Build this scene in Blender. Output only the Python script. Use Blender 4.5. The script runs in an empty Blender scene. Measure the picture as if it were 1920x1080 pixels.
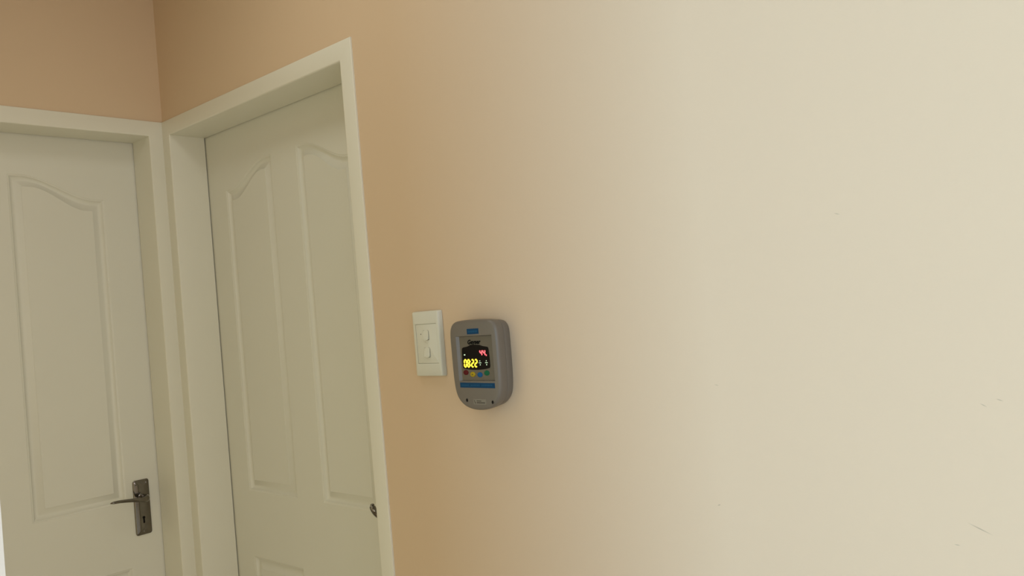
import bpy, bmesh, math
from mathutils import Vector, Matrix

# ------------------------------------------------------------------ camera, world, lights, exposure
S = bpy.context.scene
C = S.collection
cam_d = bpy.data.cameras.new('camera')
cam = bpy.data.objects.new('camera', cam_d)
C.objects.link(cam)
YAW, PITCH, ROLL, FPX = 0.7296, 0.0179, -0.0848, 1542.1
fw = Vector((-math.sin(YAW) * math.cos(PITCH), math.cos(YAW) * math.cos(PITCH), math.sin(PITCH)))
rt0 = fw.cross(Vector((0, 0, 1))).normalized()
up0 = rt0.cross(fw)
rt = rt0 * math.cos(ROLL) + up0 * math.sin(ROLL)
up = -rt0 * math.sin(ROLL) + up0 * math.cos(ROLL)
M = Matrix((rt, up, -fw)).transposed().to_4x4()
M.translation = Vector((2.2498, -1.0959, 1.4841))
cam.matrix_world = M
cam_d.sensor_width = 36.0
cam_d.lens = FPX * 36.0 / 1920.0
cam_d.clip_start = 0.02
S.camera = cam

S.view_settings.view_transform = 'Standard'
S.view_settings.look = 'None'
S.view_settings.gamma = 1.0
S.view_settings.use_curve_mapping = False
S.view_settings.exposure = 0.0

w = bpy.data.worlds.new('sky')
S.world = w
w.use_nodes = True
bg = w.node_tree.nodes['Background']
bg.inputs['Color'].default_value = (0.6, 0.85, 1.0, 1)
bg.inputs['Strength'].default_value = 0.15


def area(name, loc, direction, sx, sy, power, color, spread=180):
    l = bpy.data.lights.new(name, 'AREA')
    l.shape = 'RECTANGLE'
    l.size, l.size_y = sx, sy
    l.energy = power
    l.color = color
    l.spread = math.radians(spread)
    o = bpy.data.objects.new(name, l)
    C.objects.link(o)
    o.location = loc
    o.rotation_euler = Vector(direction).to_track_quat('-Z', 'Z').to_euler()
    return o


# daylight through the hall window behind the camera, an added fill light in the opposite wall,
# an added fill under the passage ceiling, and an added warm fill facing door 2
area('daylight_window', (3.0, -3.97, 1.6), (0, 1, 0), 2.1, 1.5, 142, (0.512, 0.764, 1.0))
area('hall_fill', (4.97, -1.0, 1.5), (-1, 0, 0), 1.5, 1.8, 18.3, (1.0, 0.885, 0.88))
area('passage_fill', (0.95, -0.5, 2.52), (0, 0, -1), 0.5, 0.3, 2.05, (1.0, 1.0, 0.9))
area('warm_side_fill', (0.75, -0.955, 1.05), (0, 1, 0), 0.8, 2.0, 4.2, (1.0, 0.875, 0.51))


# ------------------------------------------------------------------ materials
def paint(name, col, rough=0.5, bump=0.0, bscale=300, var=0.0, vscale=6, metallic=0.0, spec=0.5, coat=0.0):
    m = bpy.data.materials.new(name)
    m.use_nodes = True
    nt = m.node_tree
    b = nt.nodes['Principled BSDF']
    b.inputs['Roughness'].default_value = rough
    b.inputs['Metallic'].default_value = metallic
    b.inputs['Specular IOR Level'].default_value = spec
    b.inputs['Coat Weight'].default_value = coat
    b.inputs['Base Color'].default_value = (*col, 1)
    if var or bump:
        tc = nt.nodes.new('ShaderNodeTexCoord')
    if var:
        n = nt.nodes.new('ShaderNodeTexNoise')
        n.inputs['Scale'].default_value = vscale
        n.inputs['Detail'].default_value = 4
        nt.links.new(tc.outputs['Object'], n.inputs['Vector'])
        mx = nt.nodes.new('ShaderNodeMix')
        mx.data_type = 'RGBA'
        mx.inputs[6].default_value = (*[c * (1 - var) for c in col], 1)
        mx.inputs[7].default_value = (*[min(1, c * (1 + var)) for c in col], 1)
        nt.links.new(n.outputs['Fac'], mx.inputs[0])
        nt.links.new(mx.outputs[2], b.inputs['Base Color'])
    if bump:
        n2 = nt.nodes.new('ShaderNodeTexNoise')
        n2.inputs['Scale'].default_value = bscale
        n2.inputs['Detail'].default_value = 3
        nt.links.new(tc.outputs['Object'], n2.inputs['Vector'])
        bp = nt.nodes.new('ShaderNodeBump')
        bp.inputs['Strength'].default_value = bump
        bp.inputs['Distance'].default_value = 0.001
        nt.links.new(n2.outputs['Fac'], bp.inputs['Height'])
        nt.links.new(bp.outputs['Normal'], b.inputs['Normal'])
    return m


def glow(name, col, strength):
    m = bpy.data.materials.new(name)
    m.use_nodes = True
    b = m.node_tree.nodes['Principled BSDF']
    b.inputs['Base Color'].default_value = (0.02, 0.02, 0.02, 1)
    b.inputs['Emission Color'].default_value = (*col, 1)
    b.inputs['Emission Strength'].default_value = strength
    return m


WALL = paint('peach_wall_paint', (0.68, 0.52, 0.365), 0.75, 0.12, 260, 0.012, 3, spec=0.3)


def scuff(mat, marks):
    """faint hairline scratches in the paint: (x, z, half length, half width, angle)"""
    nt = mat.node_tree
    b = nt.nodes['Principled BSDF']
    src = b.inputs['Base Color'].links[0].from_socket
    tc = nt.nodes.new('ShaderNodeTexCoord')
    for x, z, hl, hw, ang in marks:
        mp = nt.nodes.new('ShaderNodeMapping')
        mp.vector_type = 'TEXTURE'
        mp.inputs['Location'].default_value = (x, 0, z)
        mp.inputs['Rotation'].default_value = (0, math.radians(ang), 0)
        mp.inputs['Scale'].default_value = (hl, 1, hw)
        nt.links.new(tc.outputs['Object'], mp.inputs['Vector'])
        g = nt.nodes.new('ShaderNodeTexGradient')
        g.gradient_type = 'SPHERICAL'
        nt.links.new(mp.outputs['Vector'], g.inputs['Vector'])
        mx = nt.nodes.new('ShaderNodeMix')
        mx.data_type = 'RGBA'
        mx.inputs[7].default_value = (0.40, 0.31, 0.22, 1)
        nt.links.new(src, mx.inputs[6])
        nt.links.new(g.outputs['Fac'], mx.inputs[0])
        src = mx.outputs[2]
    nt.links.new(src, b.inputs['Base Color'])


scuff(WALL, [(2.0207, 1.3218, 0.0045, 0.0008, 20.6), (2.0034, 1.3152, 0.0048, 0.0007, 29.7), (1.9873, 1.1664, 0.0157, 0.001, 24.8), (1.9605, 1.1437, 0.0038, 0.0008, 5.1), (1.6427, 1.1604, 0.0032, 0.0012, -24.1), (1.8526, 1.5646, 0.0047, 0.0007, 19.0), (1.6558, 1.3381, 0.004, 0.0006, 14.7)])
WHITE = paint('white_ceiling_paint', (0.78, 0.76, 0.70), 0.8, 0.05, 200)
FRAME = paint('cream_enamel_frame', (0.77, 0.755, 0.67), 0.42, 0.04, 150, 0.015, 9)
LEAF = paint('cream_enamel_door', (0.74, 0.735, 0.67), 0.42, 0.05, 220, 0.015, 7)
FLOOR = paint('floor_tile', (0.55, 0.50, 0.42), 0.4, 0.02, 60, 0.06, 5)
CHROME = paint('worn_chrome', (0.19, 0.175, 0.16), 0.10, 0.03, 90, 0.2, 60, metallic=1.0)
SWITCH = paint('ivory_switch_plastic', (0.71, 0.705, 0.625), 0.33)
GREY = paint('grey_moulded_plastic', (0.166, 0.144, 0.121), 0.36, 0.03, 900, spec=0.5)
FACE = paint('taupe_face_film', (0.15, 0.128, 0.095), 0.5, spec=0.3)
BLUE = paint('blue_label', (0.004, 0.050, 0.125), 0.5, spec=0.15)
BLUEINK = paint('faint_blue_ink', (0.012, 0.085, 0.19), 0.5, spec=0.15)
BLACK = paint('black_glass', (0.006, 0.004, 0.004), 0.3, spec=0.12)
INK = paint('black_ink', (0.004, 0.004, 0.004), 0.6, spec=0.1)
DARK = paint('hole_shade', (0.006, 0.005, 0.004), 0.8, spec=0.1)  # shade inside small holes, put into the colour
PALE = paint('pale_sticker', (0.22, 0.20, 0.165), 0.5)
GREYINK = paint('grey_ink', (0.06, 0.05, 0.04), 0.6, spec=0.2)
RED = paint('red_rubber', (0.10, 0.005, 0.008), 0.5, spec=0.2)
YELLOW = paint('yellow_rubber', (0.42, 0.30, 0.012), 0.5, spec=0.2)
BLUEB = paint('blue_rubber', (0.006, 0.09, 0.26), 0.5, spec=0.2)
GREEN = paint('green_rubber', (0.006, 0.12, 0.055), 0.5, spec=0.2)
G_YEL = glow('yellow_led', (1.0, 0.74, 0.035), 2.2)
G_RED = glow('red_led', (1.0, 0.12, 0.14), 1.8)
G_GRN = glow('pale_green_led', (0.72, 0.95, 0.62), 1.0)


# ------------------------------------------------------------------ helpers
def obj(name, bm, mat, parent=None, smooth=False, loc=None):
    bmesh.ops.recalc_face_normals(bm, faces=bm.faces)
    me = bpy.data.meshes.new(name)
    bm.to_mesh(me)
    bm.free()
    if mat:
        me.materials.append(mat)
    o = bpy.data.objects.new(name, me)
    C.objects.link(o)
    if smooth:
        for p in me.polygons:
            p.use_smooth = True
        me.set_sharp_from_angle(angle=math.radians(38))
    if loc is not None:
        o.location = loc
        me.transform(Matrix.Translation(-Vector(loc)))
    if parent:
        o.parent = parent
    return o


def box(bm, x0, x1, y0, y1, z0, z1):
    r = bmesh.ops.create_cube(bm, size=1, matrix=Matrix.Translation(((x0 + x1) / 2, (y0 + y1) / 2, (z0 + z1) / 2)) @
                              Matrix.Diagonal((abs(x1 - x0), abs(y1 - y0), abs(z1 - z0), 1)))
    return r['verts']


def struct(name, boxes, mat):
    bm = bmesh.new()
    for b in boxes:
        box(bm, *b)
    o = obj(name, bm, mat)
    o['kind'] = 'structure'
    return o


def loft(bm, loops, cap0=True, cap1=True, closed=True):
    vs = [[bm.verts.new(p) for p in l] for l in loops]
    n = len(loops[0])
    for a, b in zip(vs, vs[1:]):
        for i in range(n if closed else n - 1):
            j = (i + 1) % n
            bm.faces.new((a[i], a[j], b[j], b[i]))
    if cap0:
        bm.faces.new(vs[0])
    if cap1:
        bm.faces.new(vs[-1])
    return vs


def rrect(hx, hz, r, k=5):
    pts = []
    for cx, cz, a0 in ((hx - r, hz - r, 0), (-hx + r, hz - r, 90), (-hx + r, -hz + r, 180), (hx - r, -hz + r, 270)):
        for i in range(k + 1):
            a = math.radians(a0 + 90 * i / k)
            pts.append((cx + r * math.cos(a), cz + r * math.sin(a)))
    return pts


def tube(bm, pts, radii, seg=14):
    """round bar through pts; radii = (horizontal-ish, vertical-ish) pairs"""
    pts = [Vector(p) for p in pts]
    loops = []
    for i, p in enumerate(pts):
        t = (pts[min(i + 1, len(pts) - 1)] - pts[max(i - 1, 0)]).normalized()
        b = Vector((0, 0, 1))
        b = (b - t * b.dot(t)).normalized()
        a = t.cross(b)
        ra, rb = radii[i]
        loops.append([p + a * ra * math.cos(2 * math.pi * k / seg) + b * rb * math.sin(2 * math.pi * k / seg) for k in range(seg)])
    loft(bm, loops)


def smooth_path(pts, n=6):
    """Catmull-Rom through points (any dimension), open"""
    out = []
    for i in range(len(pts) - 1):
        p0, p1, p2, p3 = pts[max(i - 1, 0)], pts[i], pts[i + 1], pts[min(i + 2, len(pts) - 1)]
        for k in range(n):
            t = k / n
            out.append(tuple(0.5 * (2 * b + (c - a) * t + (2 * a - 5 * b + 4 * c - d) * t * t + (3 * b - a - 3 * c + d) * t ** 3)
                             for a, b, c, d in zip(p0, p1, p2, p3)))
    out.append(tuple(pts[-1]))
    return out


def tag(o, label, cat, group=None):
    o['label'] = label
    o['category'] = cat
    if group:
        o['group'] = group


def empty(name, loc):
    o = bpy.data.objects.new(name, None)
    o.empty_display_size = 0.05
    o.location = loc
    C.objects.link(o)
    return o


# ------------------------------------------------------------------ room shell
FW, D = 0.0425, 0.100            # face width and reveal depth of the steel door frames
OPEN, HEAD = 0.790, 2.032        # clear opening
HT = HEAD + FW
W = OPEN + 2 * FW
TH = 0.17
CEIL = 2.62
XC, YL = 1.725, -0.95            # corner where the passage opens into the hall
struct('floor', [(-1.2, 5.1, -4.2, 1.2, -0.1, 0)], FLOOR)
struct('ceiling', [(-1.2, 5.1, -4.2, 1.2, CEIL, CEIL + 0.1)], WHITE)
struct('wall_right', [(0, W - 0.02, 0, TH, HT - 0.02, CEIL), (W - 0.02, 5.0, 0, TH, 0, CEIL)], WALL)
struct('wall_far', [(-TH, 0, YL, TH, HT - 0.02, CEIL), (-TH, 0, YL, -W + 0.02, 0, HT - 0.02)], WALL)
struct('wall_left', [(-TH, 0.35, YL - 0.12, YL, 0, CEIL), (1.15, XC - 0.06, YL - 0.12, YL, 0, CEIL), (0.35, 1.15, YL - 0.12, YL, 2.05, CEIL)], WALL)  # gap between the two lengths added for the warm fill
struct('trim_3', [(XC - 0.06, XC, YL - 0.12, YL + 0.0005, 0, CEIL)], paint('cream_corner_trim', (0.73, 0.65, 0.57), 0.5))
struct('wall_hall_side', [(XC - 0.12, XC, -4.0, YL - 0.12, 0, CEIL)], WALL)
struct('wall_near', [(XC - 0.12, 1.95, -4.15, -4.0, 0, CEIL), (4.05, 5.0, -4.15, -4.0, 0, CEIL),
                     (1.95, 4.05, -4.15, -4.0, 0, 0.85), (1.95, 4.05, -4.15, -4.0, 2.35, CEIL)], WALL)
struct('wall_opposite', [(5.0, 5.12, -4.15, -1.75, 0, CEIL), (5.0, 5.12, -0.25, TH, 0, CEIL), (5.0, 5.12, -1.75, -0.25, 0, 0.6),
                         (5.0, 5.12, -1.75, -0.25, 2.4, CEIL)], WALL)  # opening added for the hall fill light
# closed rooms behind the two doors
struct('wall_bedroom', [(-1.2, -1.1, -1.3, 1.2, 0, CEIL), (-1.1, 1.2, 1.1, 1.2, 0, CEIL), (1.1, 1.2, TH, 1.1, 0, CEIL),
                        (-1.1, -TH, -1.3, -1.2, 0, CEIL)], WALL)


# ------------------------------------------------------------------ steel door frames (mitred sweep)
def frame(name, place):
    prof = [(0.0, 0.0), (0.0, 0.003)]
    r = 0.0015
    prof = [(0.0, -0.002)]
    for i in range(4):
        a = math.radians(180 - 30 * i)
        prof.append((r + r * math.cos(a), 0.0045 - r + r * math.sin(a)))
    r2 = 0.004
    for i in range(6):
        a = math.radians(90 - 18 * i)
        prof.append((FW - r2 + r2 * math.cos(a), 0.0045 - r2 + r2 * math.sin(a)))
    prof += [(FW, -D), (FW - 0.014, -D), (FW - 0.014, -D - 0.055), (0.004, -D - 0.055)]
    st = []
    for a, n in prof:
        st.append([place(a, n, 0.0), place(a, n, HT - a), place(W - a, n, HT - a), place(W - a, n, 0.0)])
    bm = bmesh.new()
    loft(bm, list(map(list, zip(*st))))
    o = obj(name, bm, FRAME, smooth=True)
    o['kind'] = 'structure'
    return o


def place_far(s, n, z):       # door in the end wall
    return Vector((n, -s, z))


def place_right(s, n, z):     # door in the right wall
    return Vector((s, -n, z))


frame('trim_1', place_far)
frame('trim_2', place_right)


# ------------------------------------------------------------------ moulded doors
def ogee_top(t, side):
    """height of the arched head: t 0..1 across the panel, rising towards the middle of the door"""
    if side < 0:
        t = 1 - t
    u = max(0.0, min(1.0, (t - 0.08) / 0.80))
    return 1.866 + 0.060 * (u * u * (3 - 2 * u))


def panel_contour(s0, s1, z0, ztop, side, delta, n=22):
    pts = [(s0 + delta, z0 + delta), (s1 - delta, z0 + delta)]
    for i in range(n + 1):
        t = 1 - i / n
        s = s0 + delta + (s1 - s0 - 2 * delta) * t
        z = (ogee_top(t, side) if ztop is None else ztop) - delta
        pts.append((s, z))
    return pts


PANELS = [(0.134, 0.371, 1.024, None, 1), (0.486, 0.717, 1.024, None, -1),
          (0.131, 0.371, 0.215, 0.842, 1), (0.486, 0.726, 0.215, 0.842, -1)]
RINGS = [(0, 0), (0.0025, -0.0018), (0.0045, -0.0020), (0.0065, -0.0050), (0.013, -0.0088), (0.0160, -0.0088),
         (0.0175, -0.0078), (0.031, -0.0020), (0.0320, -0.0004), (0.0345, -0.0004)]


def door(name, place):
    N0 = -D - 0.0035
    s0, s1, z0, z1 = FW - 0.010, W - FW + 0.010, 0.008, HEAD + 0.010
    bm = bmesh.new()
    outer = [bm.verts.new(place(s, N0, z)) for s, z in ((s0, z0), (s1, z0), (s1, z1), (s0, z1))]
    edges = [bm.edges.new((outer[i], outer[(i + 1) % 4])) for i in range(4)]
    for p in PANELS:
        vs = [bm.verts.new(place(s, N0, z)) for s, z in panel_contour(*p, 0)]
        edges += [bm.edges.new((vs[i], vs[(i + 1) % len(vs)])) for i in range(len(vs))]
    bmesh.ops.triangle_fill(bm, use_beauty=True, use_dissolve=False, edges=edges)
    back = [bm.verts.new(place(s, N0 - 0.038, z)) for s, z in ((s0, z0), (s1, z0), (s1, z1), (s0, z1))]
    bm.faces.new(back)
    for i in range(4):
        j = (i + 1) % 4
        bm.faces.new((outer[i], outer[j], back[j], back[i]))
    d = obj(name, bm, LEAF, loc=place((s0 + s1) / 2, N0 - 0.019, 0.008))
    d['kind'] = 'structure'
    for p in PANELS:
        b = bmesh.new()
        loft(b, [[place(s, N0 + dz, z) for s, z in panel_contour(*p, dl)] for dl, dz in RINGS], cap0=False)
        # orient towards the viewer side
        q = obj('panel', b, LEAF, smooth=True)
        nrm = sum((f.normal * f.area for f in q.data.polygons), Vector())
        if nrm.dot(place(0, 1, 0) - place(0, 0, 0)) < 0:
            q.data.flip_normals()
        q.parent = d
        q.matrix_parent_inverse = Matrix.Translation(-d.location)
    return d, N0


def pin(child, parent, root):
    child.parent = parent
    child.matrix_parent_inverse = Matrix.Translation(-root.location)
    return child


def handle(root, place, N0, sc, sign, lever_pts, lever_r):
    """back plate with keyhole, screws and lever; sc = plate centre across the door"""
    zc = 1.0015
    bm = bmesh.new()
    loops = []
    for ins, n in ((0, 0), (0, 0.0022), (0.0010, 0.0034), (0.0026, 0.0042), (0.0060, 0.0052), (0.0095, 0.0062), (0.0130, 0.0067), (0.0185, 0.0068)):
        hx, hz = 0.0222 - ins, 0.0765 - ins
        loops.append([place(sc + a, N0 + n, zc + b) for a, b in rrect(hx, hz, max(0.0065 - ins * 0.4, 0.0012), 5)])
    loft(bm, loops)
    plate = pin(obj('door_handle', bm, CHROME, smooth=True), root, root)
    # keyhole: raised dark plug, the hole's shade put into its colour
    bm = bmesh.new()
    pts = []
    for i in range(13):
        a = math.radians(-50 + 280 * i / 12)
        pts.append((0.0038 * math.cos(a), 0.0055 + 0.0038 * math.sin(a)))
    pts += [(-0.0024, -0.010), (0.0024, -0.010)]
    loft(bm, [[place(sc + a, N0 + n, zc - 0.034 + b) for a, b in pts] for n in (0.0060, 0.0070)])
    k = obj('keyhole', bm, DARK, plate)
    k['label'] = 'black keyhole'
    for a, b in ((-0.0145, 0.0665), (0.0145, 0.0665), (0.0, -0.0675)):
        bm = bmesh.new()
        loft(bm, [[place(sc + a + r * math.cos(t * math.pi / 6), N0 + n, zc + b + r * math.sin(t * math.pi / 6)) for t in range(12)]
                  for r, n in ((0.0034, 0.002), (0.0034, 0.0058), (0.0024, 0.0064))])
        # slot across the head
        obj('screw', bm, CHROME, plate, True)
    # boss and lever
    bm = bmesh.new()
    tube(bm, [place(*p) for p in lever_pts], lever_r, 16)
    obj('lever', bm, CHROME, plate, True)
    bm = bmesh.new()
    zs = lever_pts[0][2]
    loft(bm, [[place(sc + r * math.cos(t * math.pi / 10), N0 + n, zs + r * math.sin(t * math.pi / 10)) for t in range(20)]
              for r, n in ((0.0122, 0.005), (0.0116, 0.0074), (0.0095, 0.0084))])
    obj('boss', bm, CHROME, plate, True)


d1, n0 = door('door_1', place_far)
tag(d1, 'cream moulded door in the narrow end wall at far left, with chrome lever handle and keyhole plate', 'door')
sc = 0.0932
raw = [(sc, n0 + 0.004, 1.031, 0.0085, 0.0085), (sc, n0 + 0.016, 1.031, 0.0082, 0.0082), (sc + 0.001, n0 + 0.032, 1.031, 0.0092, 0.0098),
       (sc + 0.007, n0 + 0.0445, 1.0305, 0.009, 0.0092), (sc + 0.022, n0 + 0.0505, 1.0315, 0.008, 0.0062), (sc + 0.048, n0 + 0.050, 1.0355, 0.0075, 0.0050),
       (sc + 0.076, n0 + 0.0485, 1.0390, 0.007, 0.0042), (sc + 0.095, n0 + 0.049, 1.0400, 0.006, 0.0034), (sc + 0.1030, n0 + 0.050, 1.0400, 0.002, 0.0014)]
raw = smooth_path(raw, 4)
handle(d1, place_far, n0, sc, 1, [r[:3] for r in raw], [(max(r[3], .0008), max(r[4], .0008)) for r in raw])

d2, n0 = door('door_2', place_right)
tag(d2, 'cream moulded door in the long right wall, seen obliquely, its lever tip just showing behind the frame', 'door')
sc = W - FW - 0.0497
raw = [(sc, n0 + 0.008, 1.034, 0.0095, 0.0095), (sc, n0 + 0.024, 1.034, 0.0085, 0.0085), (sc - 0.001, n0 + 0.038, 1.034, 0.0085, 0.008),
       (sc - 0.006, n0 + 0.050, 1.035, 0.0085, 0.0072), (sc - 0.016, n0 + 0.054, 1.039, 0.007, 0.0060), (sc - 0.026, n0 + 0.0535, 1.0455, 0.0072, 0.0062),
       (sc - 0.0325, n0 + 0.053, 1.054, 0.0068, 0.0060), (sc - 0.0325, n0 + 0.053, 1.0605, 0.004, 0.003)]
raw = smooth_path(raw, 4)
handle(d2, place_right, n0, sc, -1, [r[:3] for r in raw], [(max(r[3], .0008), max(r[4], .0008)) for r in raw])

# ------------------------------------------------------------------ light switch
sw = empty('light_switch', (1.0437, 0, 1.4183))
tag(sw, 'ivory two rocker light switch plate on the peach wall left of the grey controller', 'light switch')


def fl(x, y, z, root):
    return (x - root.location.x, y, z - root.location.z)


bm = bmesh.new()
cx, cz = 1.0437, 1.4183
loops = []
for hx, hz, y, r in ((0.0396, 0.0642, -0.0005, 0.0035), (0.0394, 0.0640, -0.0035, 0.0035), (0.0380, 0.0634, -0.0078, 0.0030), (0.0370, 0.0630, -0.0096, 0.0028),
                     (0.0357, 0.0622, -0.0103, 0.0025)):
    loops.append([(a, y, b) for a, b in rrect(hx, hz, r, 4)])
ox, oz = 1.0443 - cx, 1.4183 - cz
loops.append([(ox + a, -0.0105, oz + b) for a, b in rrect(0.0302, 0.0391, 0.0010, 4)])
loops.append([(ox + a, -0.0085, oz + b) for a, b in rrect(0.0302, 0.0391, 0.0010, 4)])
loft(bm, loops)
obj('plate', bm, SWITCH, sw, True)
bm = bmesh.new()
loft(bm, [[(ox + a, y, oz + b) for a, b in rrect(hx, hz, 0.001, 4)] for hx, hz, y in ((0.0297, 0.0381, -0.0084), (0.0297, 0.0381, -0.0098), (0.0293, 0.0378, -0.0101))])
ins = obj('insert', bm, SWITCH, sw, True)
for rz in (1.4355, 1.4015):
    xx, zz = 1.0430 - cx, rz - cz
    bm = bmesh.new()
    # rocker: pressed in at the top, standing proud with a bowed lower lip
    h, hw = 0.0085, 0.0078
    prof = [(h, -0.0100), (h - 0.0006, -0.0112), (0.002, -0.0118), (-0.004, -0.0126), (-h + 0.0012, -0.0136), (-h, -0.0130), (-h + 0.0004, -0.0100)]
    loops = []
    for i in range(9):
        t = -1 + 2 * i / 8
        loops.append([(xx + hw * t, y + 0.0005 * t * t, zz + z - (0.0024 * (1 - t * t) if z < -0.005 else 0) + (0.0012 * (1 - t * t) if z > 0.005 else 0)) for z, y in prof])
    loft(bm, loops)
    obj('rocker', bm, SWITCH, sw, True)
    bm = bmesh.new()       # flat dark sheet round the rocker, gap shade put into its colour
    loft(bm, [[(xx + a, y, zz - 0.0005 + b) for a, b in rrect(0.0086, 0.0098, 0.003, 4)] for y in (-0.0102, -0.01035)])
    wl = obj('rocker_shade', bm, paint('switch_shade_and_mark', (0.20, 0.19, 0.15), 0.6) if 'switch_shade_and_mark' not in bpy.data.materials else bpy.data.materials['switch_shade_and_mark'], sw)
bm = bmesh.new()
loft(bm, [[(1.0282 - cx + 0.0013 * math.cos(t * math.pi / 6), y, 1.4374 - cz + 0.0009 * math.sin(t * math.pi / 6)) for t in range(12)] for y in (-0.0102, -0.0105)])
obj('indicator_mark', bm, bpy.data.materials['switch_shade_and_mark'], sw)

# ------------------------------------------------------------------ geyser controller
CX, CZ = 1.2015, 1.378
gc = empty('geyser_controller', (CX, 0, CZ))
tag(gc, 'grey plastic water heater controller with a lit black display, mounted right of the light switch', 'controller')
half = [(0, .0820), (.020, .0818), (.040, .0804), (.0505, .0768), (.0568, .0695), (.0596, .060), (.0604, .045), (.0603, .02), (.0600, -.01), (.0590, -.030),
        (.0570, -.046), (.0524, -.059), (.044, -.0693), (.032, -.0768), (.016, -.0812), (0, -.0824)]
rgt = smooth_path(half, 4)
outl = [(x - 0.0022, z) for x, z in rgt + [(-x, z) for x, z in reversed(rgt[1:-1])]]


def offset(pts, d):
    n = len(pts)
    out = []
    for i, p in enumerate(pts):
        a, b = pts[i - 1], pts[(i + 1) % n]
        tx, tz = b[0] - a[0], b[1] - a[1]
        l = math.hypot(tx, tz)
        out.append((p[0] - d * (-tz / l) * -1 * -1 if False else p[0] + d * (tz / l), p[1] - d * (tx / l)))
    return out


def ring(d, y):
    return [(x, y, z) for x, z in offset(outl, d)]


T = 0.040
bm = bmesh.new()
loft(bm, [ring(0.0042, -0.0003), ring(0.0028, -0.003), ring(0.0014, -0.0165), ring(0.0020, -0.0178), ring(0.0045, -0.0182)])
obj('back_housing', bm, GREY, gc, True)
bm = bmesh.new()
rings = [ring(0.0045, -0.0182), ring(0.0022, -0.0185), ring(0.0008, -0.0195), ring(0.0, -0.0300)]
for i in range(1, 7):
    a = math.radians(15 * i)
    rings.append(ring(0.0064 * (1 - math.cos(a)), -0.0336 - 0.0064 * math.sin(a)))
vs = loft(bm, rings, True, False)
# front face with the recess for the face film
rx0, rx1, rz0, rz1 = 1.1565 - CX, 1.2470 - CX, 1.3485 - CZ, 1.4308 - CZ
hole = [bm.verts.new((x, -T, z)) for x, z in ((rx0, rz0 + 0.0), (rx1, rz0), (rx1, rz1), (rx0, rz1))]
eds = [bm.edges.get((vs[-1][i], vs[-1][(i + 1) % len(vs[-1])])) for i in range(len(vs[-1]))]
eds += [bm.edges.new((hole[i], hole[(i + 1) % 4])) for i in range(4)]
bmesh.ops.triangle_fill(bm, use_beauty=True, use_dissolve=False, edges=eds)
TR = T - 0.0042
flo = [bm.verts.new((x, -TR, z)) for x, z in ((rx0 + 0.0048, rz0 + 0.001), (rx1 - 0.001, rz0 + 0.001), (rx1 - 0.001, rz1 - 0.0012), (rx0 + 0.0048, rz1 - 0.0012))]
for i in range(4):
    j = (i + 1) % 4
    bm.faces.new((hole[i], hole[j], flo[j], flo[i]))
bm.faces.new(flo)
obj('front_cover', bm, GREY, gc, True)


def slab(name, pts, y0, y1, mat, parent=None, smooth=False, dome=None):
    bm = bmesh.new()
    loops = [[(x, -y0, z) for x, z in pts], [(x, -y1, z) for x, z in pts]]
    loft(bm, loops)
    return obj(name, bm, mat, parent or gc, smooth)


def R(x0, x1, z0, z1):
    return [(x0 - CX, z0 - CZ), (x1 - CX, z0 - CZ), (x1 - CX, z1 - CZ), (x0 - CX, z1 - CZ)]


def multi(name, polys, y0, y1, mat, parent):
    bm = bmesh.new()
    for pts in polys:
        loft(bm, [[(x, -y0, z) for x, z in pts], [(x, -y1, z) for x, z in pts]])
    return obj(name, bm, mat, parent)


face = slab('face_film', [(flo_[0], flo_[1]) for flo_ in ((rx0 + 0.0050, rz0 + 0.0012), (rx1 - 0.0012, rz0 + 0.0012), (rx1 - 0.0012, rz1 - 0.0014), (rx0 + 0.0050, rz1 - 0.0014))],
            TR - 0.0002, TR + 0.0003, FACE)
FY = TR + 0.0003
lab = slab('blue_label', R(1.1870, 1.2164, 1.4338, 1.4437), T - 0.0002, T + 0.0003, BLUE)
lab['label'] = 'small blue label with faint lettering at the top'
# faint illegible lettering on the blue labels: small strokes
st = []
for i in range(7):
    x = 1.1905 + i * 0.0033
    st.append(R(x, x + 0.0022, 1.4368, 1.4403))
multi('lettering', st, T + 0.0003, T + 0.0004, BLUEINK, lab)
strip = slab('blue_strip', [(1.1584 - CX, 1.3370 - CZ), (1.2456 - CX, 1.3346 - CZ + .0015), (1.2456 - CX, 1.3452 - CZ), (1.1584 - CX, 1.3462 - CZ)], T - 0.0002, T + 0.0003, BLUE)
strip['label'] = 'long blue strip label with faint lettering below the buttons'
st = []
for i in range(20):
    if i in (5, 12):
        continue
    x = 1.1625 + i * 0.0039
    st.append(R(x, x + 0.0026, 1.3396, 1.3427))
multi('lettering', st, T + 0.0003, T + 0.0004, BLUEINK, strip)


def text_mesh(txt, size, shear, fat):
    cu = bpy.data.curves.new('lettering', 'FONT')
    cu.body = txt
    cu.size = size
    cu.shear = shear
    cu.offset = fat
    cu.align_x = 'CENTER'
    cu.resolution_u = 3
    to = bpy.data.objects.new('lettering', cu)
    C.objects.link(to)
    dg = bpy.context.evaluated_depsgraph_get()
    me = bpy.data.meshes.new_from_object(to.evaluated_get(dg))
    bpy.data.objects.remove(to)
    return me


me = text_mesh('Geyser', 0.0122, 0.22, 0.00062)
xs = [v.co.x for v in me.vertices]
k = 0.0335 / (max(xs) - min(xs))
me.transform(Matrix.Translation((1.2028 - CX, -(FY + 0.0004), 1.4158 - CZ)) @ Matrix.Rotation(math.pi / 2, 4, 'X') @ Matrix.Diagonal((k, 0.88, 1, 1)) @ Matrix.Translation((-(max(xs) + min(xs)) / 2, 0, 0)))
me.materials.append(INK)
lt = bpy.data.objects.new('lettering', me)
C.objects.link(lt)
lt.parent = face
lt['label'] = 'black slanted word Geyser'
multi('underline', [R(1.1900, 1.2075, 1.4136, 1.4143)], FY, FY + 0.0004, INK, face)

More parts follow.
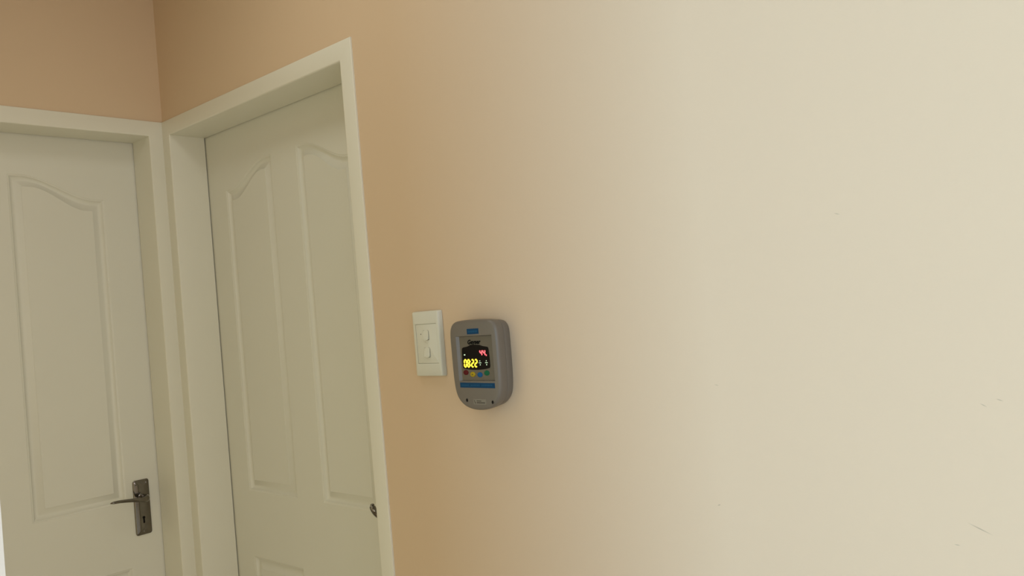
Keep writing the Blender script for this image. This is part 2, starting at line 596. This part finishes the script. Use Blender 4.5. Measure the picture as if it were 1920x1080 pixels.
# display window
dh = [(0, 1.4141), (.010, 1.4138), (.020, 1.4112), (.029, 1.4100), (.0325, 1.4085), (.0336, 1.4050), (.0345, 1.392), (.0347, 1.3780), (.0340, 1.3735), (.031, 1.3713), (.015, 1.3693), (0, 1.3688)]
r_ = smooth_path(dh, 3)
dp = [(x, z - CZ) for x, z in r_] + [(-x, z - CZ) for x, z in reversed(r_[1:-1])]
DXC = 1.2037 - CX
dp = [(x + DXC, z) for x, z in dp]
disp = slab('display', dp, FY, FY + 0.0006, BLACK)
disp['label'] = 'black display window with lit digits'
DY = FY + 0.0006
SEG = {'0': 'abcdef', '2': 'abged', '4': 'fgbc', '8': 'abcdefg'}


def digit(ch, x, z, wd, h, t):
    polys = []
    hh = h / 2
    g = t * 0.04

    def hs(zc):
        return [(x + t * .5 + g, zc), (x + t * .9 + g, zc + t / 2), (x + wd - t * .9 - g, zc + t / 2), (x + wd - t * .5 - g, zc), (x + wd - t * .9 - g, zc - t / 2), (x + t * .9 + g, zc - t / 2)]

    def vsg(xc, z0, z1):
        return [(xc, z0 + g), (xc + t / 2, z0 + t * .45 + g), (xc + t / 2, z1 - t * .45 - g), (xc, z1 - g), (xc - t / 2, z1 - t * .45 - g), (xc - t / 2, z0 + t * .45 + g)]
    zt, zm, zb = z + h - t / 2, z + hh, z + t / 2
    xl, xr = x + t / 2, x + wd - t / 2
    d_ = {'a': hs(zt), 'g': hs(zm), 'd': hs(zb), 'f': vsg(xl, zm, zt), 'b': vsg(xr, zm, zt), 'e': vsg(xl, zb, zm), 'c': vsg(xr, zb, zm)}
    for s_ in SEG[ch]:
        polys.append([(px + 0.05 * (pz - z) - CX, pz - CZ) for px, pz in d_[s_]])
    return polys


def sq(x, z, r, rz=None):
    rz = rz or r
    return R(x - r, x + r, z - rz, z + rz)


polys = []
for ch, x in zip('0822', (1.1722, 1.1806, 1.1907, 1.1994)):
    polys += digit(ch, x, 1.3730, 0.0082, 0.0156, 0.0029)
polys += [sq(1.1896, 1.3768, .0007), sq(1.1899, 1.3840, .0007)]
o = multi('clock_digits', polys, DY, DY + 0.0003, G_YEL, disp)
o['label'] = 'glowing yellow time 08:22'
polys = []
for ch, x in zip('44', (1.2142, 1.2220)):
    polys += digit(ch, x, 1.3932, 0.0073, 0.0122, 0.0025)
polys += [sq(1.2312, 1.3948, .0011, .0013)]
o = multi('temperature_digits', polys, DY, DY + 0.0003, G_RED, disp)
o['label'] = 'glowing red temperature 44'
o = multi('signal_light', [[(1.1764 - CX + .0019 * math.cos(t * math.pi / 5), 1.3964 - CZ + .0012 * math.sin(t * math.pi / 5)) for t in range(10)]], DY, DY + 0.0003, G_GRN, disp)
o['label'] = 'pale green indicator light'
for x in (1.2140, 1.2300):
    o = multi('indicator_icon', [R(x - .0031, x + .0031, 1.3807, 1.3818), sq(x, 1.3847, .0008), sq(x + .0002, 1.3777, .0009)], DY, DY + 0.0003, G_GRN, disp)

# four buttons
for nm, x, z, mat, c in (('red', 1.1757, 1.3640, RED, 0), ('yellow', 1.1930, 1.3606, YELLOW, 1), ('blue', 1.2110, 1.3597, BLUEB, 0), ('green', 1.2285, 1.3628, GREEN, 0)):
    bm = bmesh.new()
    loft(bm, [[(x - CX + a * math.cos(t * math.pi / 12), -y, z - CZ + b * math.sin(t * math.pi / 12)) for t in range(24)]
              for a, b, y in ((.0064, .0047, FY), (.0062, .0045, FY + .0008), (.0048, .0034, FY + .0013), (.002, .0014, FY + .0015))])
    b_ = obj('button', bm, mat, gc, True)
    b_['label'] = nm + ' oval button'
    if c:
        multi('button_mark', [[(x - CX + .0011 * math.cos(t * math.pi / 5), z - .0002 - CZ + .0011 * math.sin(t * math.pi / 5)) for t in range(10)]], FY + .0013, FY + .0017, GREYINK, b_)

# screw holes in the lower corners: a pale rim and a dark disc coloured as the shade inside
for x, z in ((1.1726, 1.3138), (1.2366, 1.3112)):
    bm = bmesh.new()
    loft(bm, [[(x - CX + r * math.cos(t * math.pi / 10), -y, z - CZ + r * 1.15 * math.sin(t * math.pi / 10)) for t in range(20)]
              for r, y in ((.0038, T - .0004), (.0036, T + .0004), (.0029, T + .0004), (.0028, T - .0002))], True, True)
    rim = obj('screw_hole', bm, GREY, gc, True)
    multi('screw_hole_shade', [[(x + .0005 - CX + .0025 * math.cos(t * math.pi / 8), z - CZ + .0031 * math.sin(t * math.pi / 8)) for t in range(16)]], T - .0002, T + .0001, DARK, rim)

st = slab('sticker', R(1.1893, 1.2210, 1.3066, 1.3160), T - .0002, T + .0002, PALE)
st['label'] = 'small pale sticker with tiny print'
multi('telephone_mark', [[(1.1910 - CX, 1.3142 - CZ), (1.1922 - CX, 1.3142 - CZ), (1.1938 - CX, 1.3098 - CZ), (1.1955 - CX, 1.3098 - CZ), (1.1950 - CX, 1.3084 - CZ), (1.1930 - CX, 1.3086 - CZ)]],
      T + .0002, T + .0003, GREYINK, st)
multi('print_lines', [R(1.1975, 1.2090, 1.3122, 1.3135), R(1.1975, 1.2180, 1.3088, 1.3104)], T + .0002, T + .0003, GREYINK, st)
# everything printed or mounted on the recessed face sits slightly left of the housing's middle
for o in list(gc.children) + list(face.children):
    if o.name.split('.')[0] in ('display', 'button') or o.parent == face:
        o.location.x -= 0.0035
